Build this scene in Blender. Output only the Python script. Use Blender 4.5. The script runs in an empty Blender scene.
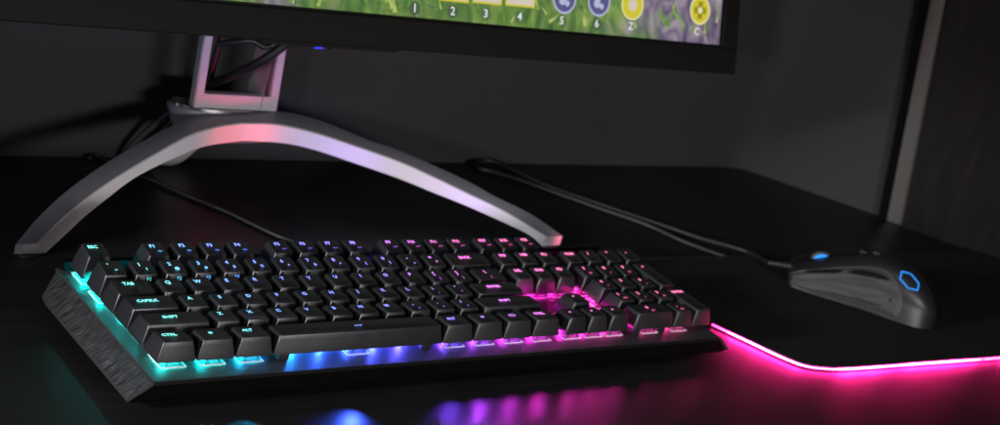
import bpy, bmesh, math, random
from mathutils import Vector, Matrix, Euler
random.seed(4)
MM = 0.001
sc = bpy.context.scene
COL = sc.collection
U = 19.05
DZ = -22.0                      # desk height (mm); z = 0 is the keyboard's switch plate

# ------------------------------------------------------------------ camera
cam_loc = Vector((-380.525597, -640.859873, 379.993791))
cam_rot = Euler((1.23550152, -0.266159526, -0.649495685), 'XYZ')
cd = bpy.data.cameras.new('camera'); cam = bpy.data.objects.new('camera', cd); COL.objects.link(cam)
cam.location = cam_loc*MM; cam.rotation_euler = cam_rot
cd.sensor_width = 36; cd.lens = 1541.70097/1000*36; cd.clip_start = .01; cd.clip_end = 50
cd.dof.use_dof = True; cd.dof.focus_distance = .87; cd.dof.aperture_fstop = 12
sc.camera = cam
RM = cam_rot.to_matrix()
F = 1541.70097

def at(px, py, axis, val):
    """the world point (mm) seen at photo pixel px,py on the plane axis = val (used to survey the layout)"""
    d = RM @ Vector(((px-500)/F, -(py-212.5)/F, -1))
    s = (val-cam_loc[axis])/d[axis]
    return cam_loc + s*d
def at_plane(px, py, o, n):
    d = RM @ Vector(((px-500)/F, -(py-212.5)/F, -1))
    s = (Vector(o)-cam_loc).dot(Vector(n))/d.dot(Vector(n))
    return cam_loc + s*d

# ------------------------------------------------------------------ object helpers
def link(o, parent=None):
    COL.objects.link(o)
    if parent: o.parent = parent
    return o
def tag(o, label=None, cat=None, group=None, kind=None):
    if label: o['label'] = label
    if cat: o['category'] = cat
    if group: o['group'] = group
    if kind: o['kind'] = kind
    return o
def empty(name, loc=(0, 0, 0), rz=0):
    o = bpy.data.objects.new(name, None); o.empty_display_size = .02
    o.location = Vector(loc)*MM; o.rotation_euler = (0, 0, rz); return link(o)
def mesh_from(bm, name, mat, smooth=None):
    bmesh.ops.recalc_face_normals(bm, faces=bm.faces)
    me = bpy.data.meshes.new(name)
    bmesh.ops.scale(bm, vec=(MM, MM, MM), verts=bm.verts)
    if smooth is not None:
        for f in bm.faces: f.smooth = True
        for e in bm.edges:
            if len(e.link_faces) == 2 and e.calc_face_angle(0) > math.radians(smooth): e.smooth = False
    bm.to_mesh(me); bm.free()
    if mat: me.materials.append(mat)
    return me
def obj(name, bm, mat, parent=None, smooth=None):
    return link(bpy.data.objects.new(name, mesh_from(bm, name, mat, smooth)), parent)

def box(bm, x0, x1, y0, y1, z0, z1, bev=0, seg=2):
    r = bmesh.ops.create_cube(bm, size=1)
    vs = r['verts']
    for v in vs:
        v.co = Vector(((x0+x1)/2+v.co.x*(x1-x0), (y0+y1)/2+v.co.y*(y1-y0), (z0+z1)/2+v.co.z*(z1-z0)))
    if bev:
        es = list({e for v in vs for e in v.link_edges})
        bmesh.ops.bevel(bm, geom=es, offset=bev, segments=seg, affect='EDGES', profile=.5)
def rings(bm, loops, cap0=True, cap1=True, closed=True):
    rows = [[bm.verts.new(p) for p in L] for L in loops]
    n = len(rows[0])
    for a, b in zip(rows, rows[1:]):
        for i in range(n if closed else n-1):
            j = (i+1) % n
            bm.faces.new((a[i], a[j], b[j], b[i]))
    if closed and cap0: bm.faces.new(rows[0])
    if closed and cap1: bm.faces.new(rows[-1])
    return rows
def rrect(x0, x1, y0, y1, r, z, n=4):
    pts = []
    for cx, cy, a0 in ((x1-r, y0+r, -90), (x1-r, y1-r, 0), (x0+r, y1-r, 90), (x0+r, y0+r, 180)):
        for k in range(n+1):
            a = math.radians(a0+90*k/n)
            x, y = cx+r*math.cos(a), cy+r*math.sin(a)
            pts.append((x, y, z(x, y) if callable(z) else z))
    return pts
def catmull(P, n=8):
    P = [Vector(p) for p in P]; out = []
    Q = [P[0]*2-P[1]]+P+[P[-1]*2-P[-2]]
    for i in range(1, len(Q)-2):
        p0, p1, p2, p3 = Q[i-1:i+3]
        for k in range(n):
            t = k/n
            out.append(.5*((2*p1)+(p2-p0)*t+(2*p0-5*p1+4*p2-p3)*t*t+(3*p1-p0-3*p2+p3)*t**3))
    out.append(P[-1]); return out
def tube(bm, pts, r, n=10, cap=True, flat=1.0):
    loops = []
    up = Vector((0, 0, 1))
    for i, p in enumerate(pts):
        t = (pts[min(i+1, len(pts)-1)]-pts[max(i-1, 0)]).normalized()
        s = t.cross(up)
        if s.length < 1e-3: s = t.cross(Vector((0, 1, 0)))
        s.normalize(); w = s.cross(t).normalized()
        rr = r(i/(len(pts)-1)) if callable(r) else r
        loops.append([p+s*math.cos(a)*rr+w*math.sin(a)*rr*flat for a in [2*math.pi*k/n for k in range(n)]])
    rings(bm, loops, cap, cap)
def lathe(bm, prof, c=(0, 0, 0), n=40):
    rings(bm, [[(c[0]+r*math.cos(2*math.pi*k/n), c[1]+r*math.sin(2*math.pi*k/n), c[2]+z) for k in range(n)] for r, z in prof])
def poly_slab(bm, pts, thick):
    """closed polygon (3-D, planar-ish) extruded by the vector thick"""
    a = [bm.verts.new(p) for p in pts]; b = [bm.verts.new(Vector(p)+Vector(thick)) for p in pts]
    bm.faces.new(a); bm.faces.new(b)
    for i in range(len(a)):
        j = (i+1) % len(a); bm.faces.new((a[i], a[j], b[j], b[i]))

# ------------------------------------------------------------------ materials
def new_mat(name):
    m = bpy.data.materials.new(name); m.use_nodes = True
    nt = m.node_tree; nt.nodes.clear()
    out = nt.nodes.new('ShaderNodeOutputMaterial')
    return m, nt, out
class N:
    def __init__(s, nt): s.nt = nt
    def __call__(s, typ, ins=None, **kw):
        n = s.nt.nodes.new('ShaderNode'+typ)
        for k, v in kw.items(): setattr(n, k, v)
        for k, v in (ins or {}).items():
            if isinstance(v, bpy.types.NodeSocket): s.nt.links.new(v, n.inputs[k])
            else: n.inputs[k].default_value = v
        return n
def ramp(n, fac, stops, interp='LINEAR'):
    r = n('ValToRGB', {'Fac': fac}); cr = r.color_ramp; cr.interpolation = interp
    while len(cr.elements) < len(stops): cr.elements.new(.5)
    for e, (p, c) in zip(cr.elements, stops):
        e.position = p; e.color = (*c, 1) if len(c) == 3 else c
    return r.outputs['Color']
def pmat(name, col, rough=.5, metal=0., spec=.5, scale=None, bump=0., var=0., stretch=(1, 1, 1), rvar=0., coat=0.):
    m, nt, out = new_mat(name); n = N(nt)
    b = n('BsdfPrincipled', {'Base Color': (*col, 1), 'Roughness': rough, 'Metallic': metal, 'Specular IOR Level': spec, 'Coat Weight': coat})
    if scale:
        tc = n('TexCoord'); mp = n('Mapping', {'Vector': tc.outputs['Object'], 'Scale': stretch})
        nz = n('TexNoise', {'Vector': mp.outputs[0], 'Scale': scale, 'Detail': 6., 'Roughness': .6})
        if var:
            c = ramp(n, nz.outputs['Fac'], [(.3, tuple(x*(1-var) for x in col)), (.7, tuple(min(1, x*(1+var)) for x in col))])
            nt.links.new(c, b.inputs['Base Color'])
        if rvar:
            mr = n('MapRange', {'Value': nz.outputs['Fac'], 1: .3, 2: .7, 3: rough-rvar, 4: rough+rvar})
            nt.links.new(mr.outputs[0], b.inputs['Roughness'])
        if bump:
            bp = n('Bump', {'Strength': bump, 'Distance': .0002, 'Height': nz.outputs['Fac']})
            nt.links.new(bp.outputs[0], b.inputs['Normal'])
    nt.links.new(b.outputs[0], out.inputs[0]); return m
def emat(name, col, s):
    m, nt, out = new_mat(name); n = N(nt)
    e = n('Emission', {'Color': (*col, 1), 'Strength': s}); nt.links.new(e.outputs[0], out.inputs[0]); return m

M_CAP = pmat('keycap_plastic', (.013, .013, .0145), .36, scale=900, bump=.35, rvar=.05)
_nt = M_CAP.node_tree; _n = N(_nt)
_b = next(x for x in _nt.nodes if x.type == 'BSDF_PRINCIPLED')
_oi = _n('ObjectInfo'); _tc = _n('TexCoord')
_sm = _n('TexNoise', {'Vector': _tc.outputs['Object'], 'Scale': 130., 'Detail': 2.})
_ad = _n('Math', {0: _oi.outputs['Random'], 1: _sm.outputs['Fac']}, operation='ADD')
_mr = _n('MapRange', {'Value': _ad.outputs[0], 1: .3, 2: 1.6, 3: .27, 4: .46})
_nt.links.new(_mr.outputs[0], _b.inputs['Roughness'])
M_PLATE = pmat('plate_metal', (.032, .033, .034), .55, .0, spec=.12, scale=300, bump=.3, stretch=(.1, 1, 1))
M_CASE = pmat('case_black', (.0015, .0015, .0017), .7, spec=.05, scale=500, bump=.2)
M_TRIM = pmat('case_trim', (.05, .05, .052), .35, .4)
M_BLACKP = pmat('black_plastic', (.010, .010, .011), .5, scale=700, bump=.2)
M_STEM = pmat('stem_black', (.012, .012, .013), .4)
M_CABLE = pmat('cable_rubber', (.009, .009, .010), .5, scale=1500, bump=.5)
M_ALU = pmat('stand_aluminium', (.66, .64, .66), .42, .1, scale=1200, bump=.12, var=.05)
M_ALUTOP = pmat('stand_aluminium_column', (.50, .47, .50), .4, .3, scale=900, bump=.1)
M_STANDGREY = pmat('stand_dark_grey', (.20, .20, .225), .42, .2, scale=1500, bump=.15, var=.08)
M_CHROME = pmat('polished_metal', (.6, .6, .62), .15, 1.)
M_BEZEL = pmat('bezel_plastic', (.006, .0058, .0052), .55, spec=.15, scale=900, bump=.3, var=.08)
M_GLASSBLK = pmat('screen_border', (.003, .003, .003), .3)

def brushed():
    m, nt, out = new_mat('brushed_metal'); n = N(nt)
    tc = n('TexCoord')
    mp = n('Mapping', {'Vector': tc.outputs['Object'], 'Rotation': (0, math.radians(-48), 0), 'Scale': (90, 1900, 90)})
    nz = n('TexNoise', {'Vector': mp.outputs[0], 'Scale': 1., 'Detail': 5., 'Roughness': .75})
    c = ramp(n, nz.outputs['Fac'], [(.38, (.003, .003, .0035)), (.52, (.030, .030, .031)), (.68, (.23, .225, .23))])
    bp = n('Bump', {'Strength': .8, 'Distance': .0004, 'Height': nz.outputs['Fac']})
    b = n('BsdfPrincipled', {'Base Color': c, 'Metallic': .35, 'Roughness': .4, 'Normal': bp.outputs[0]})
    nt.links.new(b.outputs[0], out.inputs[0]); return m
M_BRUSH = brushed()

def deskmat():
    m, nt, out = new_mat('desk_dark_wood'); n = N(nt)
    tc = n('TexCoord')
    mp = n('Mapping', {'Vector': tc.outputs['Object'], 'Scale': (9, 150, 20), 'Rotation': (0, 0, .02)})
    nz = n('TexNoise', {'Vector': mp.outputs[0], 'Scale': 1., 'Detail': 8., 'Roughness': .65, 'Distortion': .4})
    fine = n('TexNoise', {'Vector': tc.outputs['Object'], 'Scale': 260., 'Detail': 4.})
    big = n('TexNoise', {'Vector': tc.outputs['Object'], 'Scale': 9., 'Detail': 3.})
    c = ramp(n, nz.outputs['Fac'], [(.3, (.0062, .006, .0064)), (.55, (.009, .0085, .0088)), (.75, (.0135, .012, .012))])
    mr = n('MapRange', {'Value': big.outputs['Fac'], 1: .35, 2: .65, 3: .36, 4: .47})
    b1 = n('Bump', {'Strength': .25, 'Distance': .0001, 'Height': nz.outputs['Fac']})
    b2 = n('Bump', {'Strength': .12, 'Distance': .0002, 'Height': fine.outputs['Fac'], 'Normal': b1.outputs[0]})
    b = n('BsdfPrincipled', {'Base Color': c, 'Roughness': mr.outputs[0], 'Specular IOR Level': .36, 'Normal': b2.outputs[0]})
    nt.links.new(b.outputs[0], out.inputs[0]); return m
def padmat():
    m, nt, out = new_mat('pad_cloth'); n = N(nt)
    tc = n('TexCoord')
    w = n('TexNoise', {'Vector': tc.outputs['Object'], 'Scale': 1600., 'Detail': 2.})
    big = n('TexNoise', {'Vector': tc.outputs['Object'], 'Scale': 14., 'Detail': 4.})
    c = ramp(n, big.outputs['Fac'], [(.3, (.0075, .0075, .0078)), (.7, (.0105, .0103, .0105))])
    bp = n('Bump', {'Strength': .5, 'Distance': .0002, 'Height': w.outputs['Fac']})
    b = n('BsdfPrincipled', {'Base Color': c, 'Roughness': .85, 'Specular IOR Level': .2, 'Normal': bp.outputs[0]})
    nt.links.new(b.outputs[0], out.inputs[0]); return m
def wallmat(name, col, var=.12):
    m, nt, out = new_mat(name); n = N(nt)
    tc = n('TexCoord')
    w = n('TexNoise', {'Vector': tc.outputs['Object'], 'Scale': 220., 'Detail': 4.})
    big = n('TexNoise', {'Vector': tc.outputs['Object'], 'Scale': 3., 'Detail': 4.})
    c = ramp(n, big.outputs['Fac'], [(.3, tuple(x*(1-var) for x in col)), (.7, tuple(x*(1+var) for x in col))])
    bp = n('Bump', {'Strength': .3, 'Distance': .0005, 'Height': w.outputs['Fac']})
    b = n('BsdfPrincipled', {'Base Color': c, 'Roughness': .8, 'Specular IOR Level': .2, 'Normal': bp.outputs[0]})
    nt.links.new(b.outputs[0], out.inputs[0]); return m
def woodmat():
    m, nt, out = new_mat('panel_dark_wood'); n = N(nt)
    tc = n('TexCoord')
    mp = n('Mapping', {'Vector': tc.outputs['Object'], 'Scale': (60, 60, 7)})
    nz = n('TexNoise', {'Vector': mp.outputs[0], 'Scale': 1.6, 'Detail': 8., 'Roughness': .6, 'Distortion': 1.2})
    c = ramp(n, nz.outputs['Fac'], [(.3, (.0025, .0021, .0017)), (.55, (.006, .0051, .0042)), (.75, (.011, .009, .007))])
    b = n('BsdfPrincipled', {'Base Color': c, 'Roughness': .55, 'Specular IOR Level': .12})
    nt.links.new(b.outputs[0], out.inputs[0]); return m

# ------------------------------------------------------------------ light colour along the keyboard
STOPS = [(0, (.0, .72, .60)), (2.2, (.0, .62, .68)), (4.0, (.0, .34, .95)), (5.6, (.03, .13, 1.)), (8.5, (.07, .08, 1.)),
         (10.8, (.20, .06, 1.)), (12.2, (.48, .05, .95)), (13.8, (.80, .02, .75)), (15.5, (.98, .03, .60)), (19, (1., .02, .36)), (22.5, (1., .03, .26))]
def led_col(u):
    u = max(0, min(22.5, u))
    for (a, ca), (b, cb) in zip(STOPS, STOPS[1:]):
        if u <= b:
            t = (u-a)/(b-a); return tuple(x+(y-x)*t for x, y in zip(ca, cb))
    return STOPS[-1][1]
_lm = {}
def led_mat(u, kind):
    k = (round(u*2)/2, kind)
    if k not in _lm:
        c = led_col(k[0])
        if kind == 'led': _lm[k] = emat('led_light', c, LED_S)
        elif kind == 'glow_bar': _lm[k] = emat('added_bar_light', c, GLOW_BAR_S)
        elif kind == 'legend':
            cc = tuple(x*.82+.18 for x in c); _lm[k] = emat('legend_light', cc, 2.0)
        elif kind == 'legend2': _lm[k] = emat('legend_dim_light', tuple(x*.8+.1 for x in c), 1.0)
    return _lm[k]
LED_S = 26.0
GLOW_BAR_S = 22.0
KEY_W = .080
def housing_mat():
    m, nt, out = new_mat('clear_housing'); n = N(nt)
    t = n('BsdfTranslucent', {'Color': (.20, .21, .22, 1)})
    d = n('BsdfDiffuse', {'Color': (.11, .115, .12, 1)})
    g = n('BsdfGlossy', {'Color': (1, 1, 1, 1), 'Roughness': .12})
    a = n('MixShader', {0: .5, 1: t.outputs[0], 2: d.outputs[0]})
    fr = n('Fresnel', {'IOR': 1.5})
    b = n('MixShader', {0: fr.outputs[0], 1: a.outputs[0], 2: g.outputs[0]})
    tr = n('BsdfTransparent', {'Color': (.9, .93, .95, 1)})
    c = n('MixShader', {0: .55, 1: b.outputs[0], 2: tr.outputs[0]})
    nt.links.new(c.outputs[0], out.inputs[0]); return m
M_HOUS = housing_mat()

# ------------------------------------------------------------------ text
_tx = {}
def text_mesh(s, size):
    k = (s, size)
    if k not in _tx:
        cu = bpy.data.curves.new('legend', 'FONT'); cu.body = s; cu.size = size*MM; cu.align_x = 'CENTER'; cu.align_y = 'CENTER'
        cu.extrude = .00004; cu.offset = .00009; cu.resolution_u = 2
        o = bpy.data.objects.new('tmp', cu); COL.objects.link(o)
        dg = bpy.context.evaluated_depsgraph_get(); dg.update()
        me = bpy.data.meshes.new_from_object(o.evaluated_get(dg)); me.name = 'legend'
        bpy.data.objects.remove(o); bpy.data.curves.remove(cu)
        _tx[k] = me
    return _tx[k]
def text_obj(name, s, size, mat, M, parent):
    me = text_mesh(s, size).copy(); me.materials.clear(); me.materials.append(mat)
    o = link(bpy.data.objects.new(name, me), parent); o.matrix_local = M; return o

# ================================================================== KEYBOARD
kb = empty('keyboard', (0, 0, DZ))
tag(kb, 'black mechanical keyboard with keys lit teal, blue, violet and pink on the dark desk', 'keyboard')
# its children are built in plate coordinates, so a common offset lifts them
KO = Vector((0, 0, -DZ))*MM
def kobj(name, bm, mat, parent=kb, smooth=None):
    o = obj(name, bm, mat, parent, smooth)
    if parent is kb: o.location = KO
    return o
XL, XR = -4.4, 433.0
PD = -3.5        # deck height
# lower case: hexagonal ends
bm = bmesh.new()
def mir(x): return 428.6-x
pts = []
for f in (lambda x: x, mir):
    pts += [(f(XL), -8.9, PD-1.2), (f(-1.4), 128, PD-1.2), (f(-15.2), -7.5, -15.2), (f(-15.0), 110, -14.8), (f(-15.8), 103, -19.2),
            (f(-13.5), -5.5, -17.2), (f(-6), 127.5, -18.5), (f(-9), 3, -20.5), (f(-9), 104, -20.5)]
vs = [bm.verts.new(p) for p in pts]
bmesh.ops.convex_hull(bm, input=vs)
kobj('case', bm, M_CASE)
# switch plate
bm = bmesh.new(); box(bm, XL+.4, XR-.4, -8.8, 127, PD-1.1, PD, .25)
kobj('switch_plate', bm, M_PLATE)
# thin front lip under the plate
bm = bmesh.new(); box(bm, XL, XR, -9.3, -8.7, PD-2.4, PD-.1, .15)
kobj('front_lip', bm, pmat('lip', (.004, .004, .0045), .5, spec=.15))
# rear rail, made taller to hold key light back from the stand
bm = bmesh.new(); box(bm, -1, 429.6, 122.8, 127.6, PD-1, 2.5, .5)
kobj('rear_rail', bm, M_CASE)
# brushed end panels on the bevelled sides
for side in (0, 1):
    f = (lambda x: x) if side == 0 else mir
    P = [Vector((f(-4.2), -9.1, -5.0)), Vector((f(-1.2), 127.6, -4.8)), Vector((f(-16.9), 112.5, -13.2)), Vector((f(-17.4), 105, -14.6)), Vector((f(-17.0), -7.8, -14.8))]
    nrm = (P[1]-P[0]).cross(P[4]-P[0]).normalized()
    if nrm.z < 0: nrm = -nrm
    c = sum(P, Vector())/5
    P = [p-nrm*((p-P[0]).dot(nrm)) for p in P]
    bm = bmesh.new()
    poly_slab(bm, [p-nrm*.6 for p in P], nrm*1.7)
    t = kobj('end_trim', bm, M_TRIM)
    Q = []
    for i, p in enumerate(P):
        a = (P[i-1]-p).normalized(); b = (P[(i+1) % 5]-p).normalized()
        s = a.cross(b).length
        Q.append(p+(a+b)*(1.3/max(s, .4)))
    bm = bmesh.new(); poly_slab(bm, [p+nrm*.8 for p in Q], nrm*.6)
    kobj('brushed_panel', bm, M_BRUSH)
# rubber feet
for x in (20, 408):
    for y in (10, 95):
        bm = bmesh.new(); box(bm, x-14, x+14, y-4, y+4, -22, -19.5, .4)
        kobj('rubber_foot', bm, M_BLACKP)

# rows: (base y in units, [(legend, second legend, width units)], start u)
ZF = {0: 13.8, 1: 14.3, 2: 14.0, 3: 13.7, 4: 15.6, 5: 15.6}
ZB = {0: 13.3, 1: 13.9, 2: 14.4, 3: 15.4, 4: 17.9, 5: 17.9}
YR = {0: 0, 1: 1, 2: 2, 3: 3, 4: 4, 5: 5.25}
KEYS = []
def addrow(r, u, items):
    for it in items:
        if isinstance(it, (int, float)): u += it; continue
        leg, sub, w = (it+('', 1))[:3] if len(it) < 3 else it
        KEYS.append((r, u, w, 1, leg, sub)); u += w
S = lambda *a: [(x, '', 1) for x in a]
addrow(0, 0, [('CTRL', '', 1.25), ('#WIN', '', 1.25), ('ALT', '', 1.25), ('#SPACE', '', 6.25), ('ALT', '', 1.25), ('#WIN', '', 1.25), ('#RING', '', 1.25), ('CTRL', '', 1.25), .25]
       + [('#LEFT', '', 1), ('#DOWN', '', 1), ('#RIGHT', '', 1)] + [.25, ('0', 'INS', 2), ('.', 'DEL', 1)])
addrow(1, 0, [('SHIFT', '', 2.25)]+S(*'ZXCVBNM')+[(',', '<', 1), ('.', '>', 1), ('/', '?', 1), ('SHIFT', '', 2.75), 1.25, ('#UP', '', 1), 1.25]+[('1', 'END', 1), ('2', '#DOWN', 1), ('3', 'PG', 1)])
addrow(2, 0, [('CAPSLK', '', 1.75)]+S(*'ASDFGHJKL')+[(';', ':', 1), ("'", '"', 1), ('ENTER', '', 2.25), 3.5]+[('4', '#LEFT', 1), ('5', '', 1), ('6', '#RIGHT', 1)])
addrow(3, 0, [('TAB', '', 1.5)]+S(*'QWERTYUIOP')+[('[', '{', 1), (']', '}', 1), ('\\', '|', 1.5), .25]+S('DEL', 'END', 'PD')+[.25, ('7', 'HM', 1), ('8', '#UP', 1), ('9', 'PG', 1)])
addrow(4, 0, [('`', '~', 1)]+[(a, b, 1) for a, b in zip('1234567890-=', '!@#$%^&*()_+')]+[('BACK', '', 2), .25]+[('INS', '', 1), ('HM', '', 1), ('PU', '', 1), .25, ('NUM', '', 1), ('/', '', 1), ('*', '', 1), ('-', '', 1)])
addrow(5, 0, [('ESC', '', 1), 1]+[('F%d' % i, '*' if i < 5 else '=', 1) for i in (1, 2, 3, 4)]+[.5]+[('F%d' % i, '=', 1) for i in (5, 6, 7, 8)]+[.5]+[('F%d' % i, '=', 1) for i in (9, 10, 11, 12)]+[.25]+[('PRT', '-', 1), ('SCR', '-', 1), ('PSE', '-', 1)])
KEYS.append((0, 21.5, 1, 2, 'ENTER', '')); KEYS.append((2, 21.5, 1, 2, '+', ''))

def cap_geom(r, w, h):
    """keycap mesh, origin at its base front-left corner of the key cell"""
    X0, X1, Y0, Y1 = .5, w*U-.5, .5, h*U-.5
    tx0, tx1, ty0, ty1 = 3.15, w*U-3.15, 1.9, h*U-3.6
    zf, zb = ZF[r], ZB[r if h == 1 else r+1]
    zt = lambda y: zf+(zb-zf)*(y-ty0)/(ty1-ty0)
    dish = lambda x: -.42*(1-min(1, abs(x-(tx0+tx1)/2)/6.5)**2) if w < 1.6 else -.30*(1-abs((x-(tx0+tx1)/2)/((tx1-tx0)/2))**6)
    bm = bmesh.new()
    L = []
    base = 2.0
    L.append(rrect(X0+1.2, X1-1.2, Y0+1.2, Y1-1.2, .8, base+2.0))
    L.append(rrect(X0+1.0, X1-1.0, Y0+1.0, Y1-1.0, .8, base))
    L.append(rrect(X0, X1, Y0, Y1, .7, base))
    L.append(rrect(X0+.05, X1-.05, Y0+.05, Y1-.05, .75, base+1.2))
    for t in (.35, .7, .93):
        q = t**1.08
        L.append(rrect(X0+(tx0-X0)*q, X1+(tx1-X1)*q, Y0+(ty0-Y0)*q, Y1+(ty1-Y1)*q, .75+.35*t,
                       lambda x, y, t=t: base+1.2+(zt(y)-base-1.2)*t))
    L.append(rrect(tx0+.05, tx1-.05, ty0+.05, ty1-.05, 1.25, lambda x, y: zt(y)-.28))
    L.append(rrect(tx0+.42, tx1-.42, ty0+.42, ty1-.42, 1.25, lambda x, y: zt(y)+.0+dish(x)*.12))
    rows = rings(bm, L, True, False)
    # dished top: bridge to strips across x
    top = rows[-1]
    nx = 12
    prev = None
    x0, x1, y0, y1 = tx0+.9, tx1-.9, ty0+.9, ty1-.9
    grid = []
    for i in range(nx+1):
        x = x0+(x1-x0)*i/nx
        grid.append([bm.verts.new((x, y, zt(y)+dish(x)*(.95))) for y in (y0, (y0+y1)/2, y1)])
    for i in range(nx):
        for j in range(2):
            bm.faces.new((grid[i][j], grid[i+1][j], grid[i+1][j+1], grid[i][j+1]))
    inner = [g[0] for g in grid]+[grid[-1][1]]+[g[2] for g in reversed(grid)]+[grid[0][1]]
    ie = [bm.edges.get((inner[i], inner[(i+1) % len(inner)])) for i in range(len(inner))]
    te = [bm.edges.get((top[i], top[(i+1) % len(top)])) for i in range(len(top))]
    bmesh.ops.bridge_loops(bm, edges=[e for e in ie+te if e])
    return mesh_from(bm, 'keycap', M_CAP, 38)
_cg = {}
def housing_geom():
    bm = bmesh.new()
    rings(bm, [rrect(-7.7, 7.7, -7.7, 7.7, .8, .1), rrect(-7.5, 7.5, -7.5, 7.5, .8, 1.2), rrect(-6.9, 6.9, -6.9, 6.9, .8, 1.5),
               rrect(-5.6, 5.6, -5.2, 5.2, .8, 5.2)], False, True)
    box(bm, -4.6, -3.4, -7.4, -5.9, 1.4, 4.4); box(bm, 3.4, 4.6, -7.4, -5.9, 1.4, 4.4)
    return mesh_from(bm, 'switch_housing', M_HOUS, 30)
HG = housing_geom()
bm = bmesh.new()
for a in (box,):
    for sx in (-1, 1):
        box(bm, min(sx*7.75, sx*7.2), max(sx*7.75, sx*7.2), -7.75, 7.75, 1.1, 1.75); box(bm, -7.2, 7.2, min(sx*7.75, sx*7.2), max(sx*7.75, sx*7.2), 1.1, 1.75)
        box(bm, min(sx*5.7, sx*5.2), max(sx*5.7, sx*5.2), -5.3, 5.3, 4.7, 5.3); box(bm, -5.2, 5.2, min(sx*5.4, sx*4.9), max(sx*5.4, sx*4.9), 4.7, 5.3)
M_RIM = pmat('rim_clear_plastic', (.75, .77, .78), .2)
RIM = mesh_from(bm, 'housing_rim', M_RIM)
def led_geom():
    bm = bmesh.new(); box(bm, -1.8, 1.8, 3.6, 5.6, .4, 1.4, .1); return mesh_from(bm, 'led', None)
LG = led_geom()
bm = bmesh.new(); box(bm, -2.2, 2.2, -2.2, 2.2, 5.0, 9, .3); STEM = mesh_from(bm, 'switch_stem', M_STEM)
bm = bmesh.new(); box(bm, -3.4, 3.4, -6.5, 4.5, .1, 6.5, .5); STAB = mesh_from(bm, 'stabiliser', M_STEM)

def icon(kind, s):
    """small line icons, centred, in the xy plane (mm)"""
    bm = bmesh.new()
    def bar(a, b, w):
        a = Vector((*a, 0)); b = Vector((*b, 0)); d = (b-a).normalized(); q = Vector((-d.y, d.x, 0))*w/2
        poly_slab(bm, [a+q, a-q, b-q, b+q], (0, 0, .08))
    if kind == '#WIN':
        for x in (-1.15, .15):
            for y in (-1.0, .15): poly_slab(bm, [Vector(p)*s for p in ((x, y, 0), (x+1, y, 0), (x+1, y+.85, 0), (x, y+.85, 0))], (0, 0, .08))
    elif kind == '#RING':
        pts = [(-2.9, 0), (-1.7, 1.15), (1.7, 1.15), (2.9, 0), (1.7, -1.15), (-1.7, -1.15)]
        for a, b in zip(pts, pts[1:]+pts[:1]): bar((a[0]*s, a[1]*s), (b[0]*s, b[1]*s), .45*s)
    elif kind == '#SPACE':
        bar((-2.6*s, -.0), (2.6*s, -.0), .55*s); bar((-2.4*s, 0), (-2.4*s, .7*s), .4*s); bar((2.4*s, 0), (2.4*s, .7*s), .4*s)
    else:
        a = {'#LEFT': 180, '#RIGHT': 0, '#UP': 90, '#DOWN': 270}[kind]; R_ = Matrix.Rotation(math.radians(a), 2)
        T = [R_ @ Vector(p)*s for p in ((1.3, 0), (-.6, .9), (-.6, -.9))]
        poly_slab(bm, [(p.x, p.y, 0) for p in T], (0, 0, .08))
    return bm
def glow_bar_mesh(u, side):
    bm = bmesh.new()
    if side: box(bm, -7.2, -6.6, -6, 6, 4.5, 5.4, .1)
    else: box(bm, -5.5, 5.5, -7.1, -6.5, 4.5, 5.4, .1)
    return mesh_from(bm, 'added_glow_bar', led_mat(u, 'glow_bar'))
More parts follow.
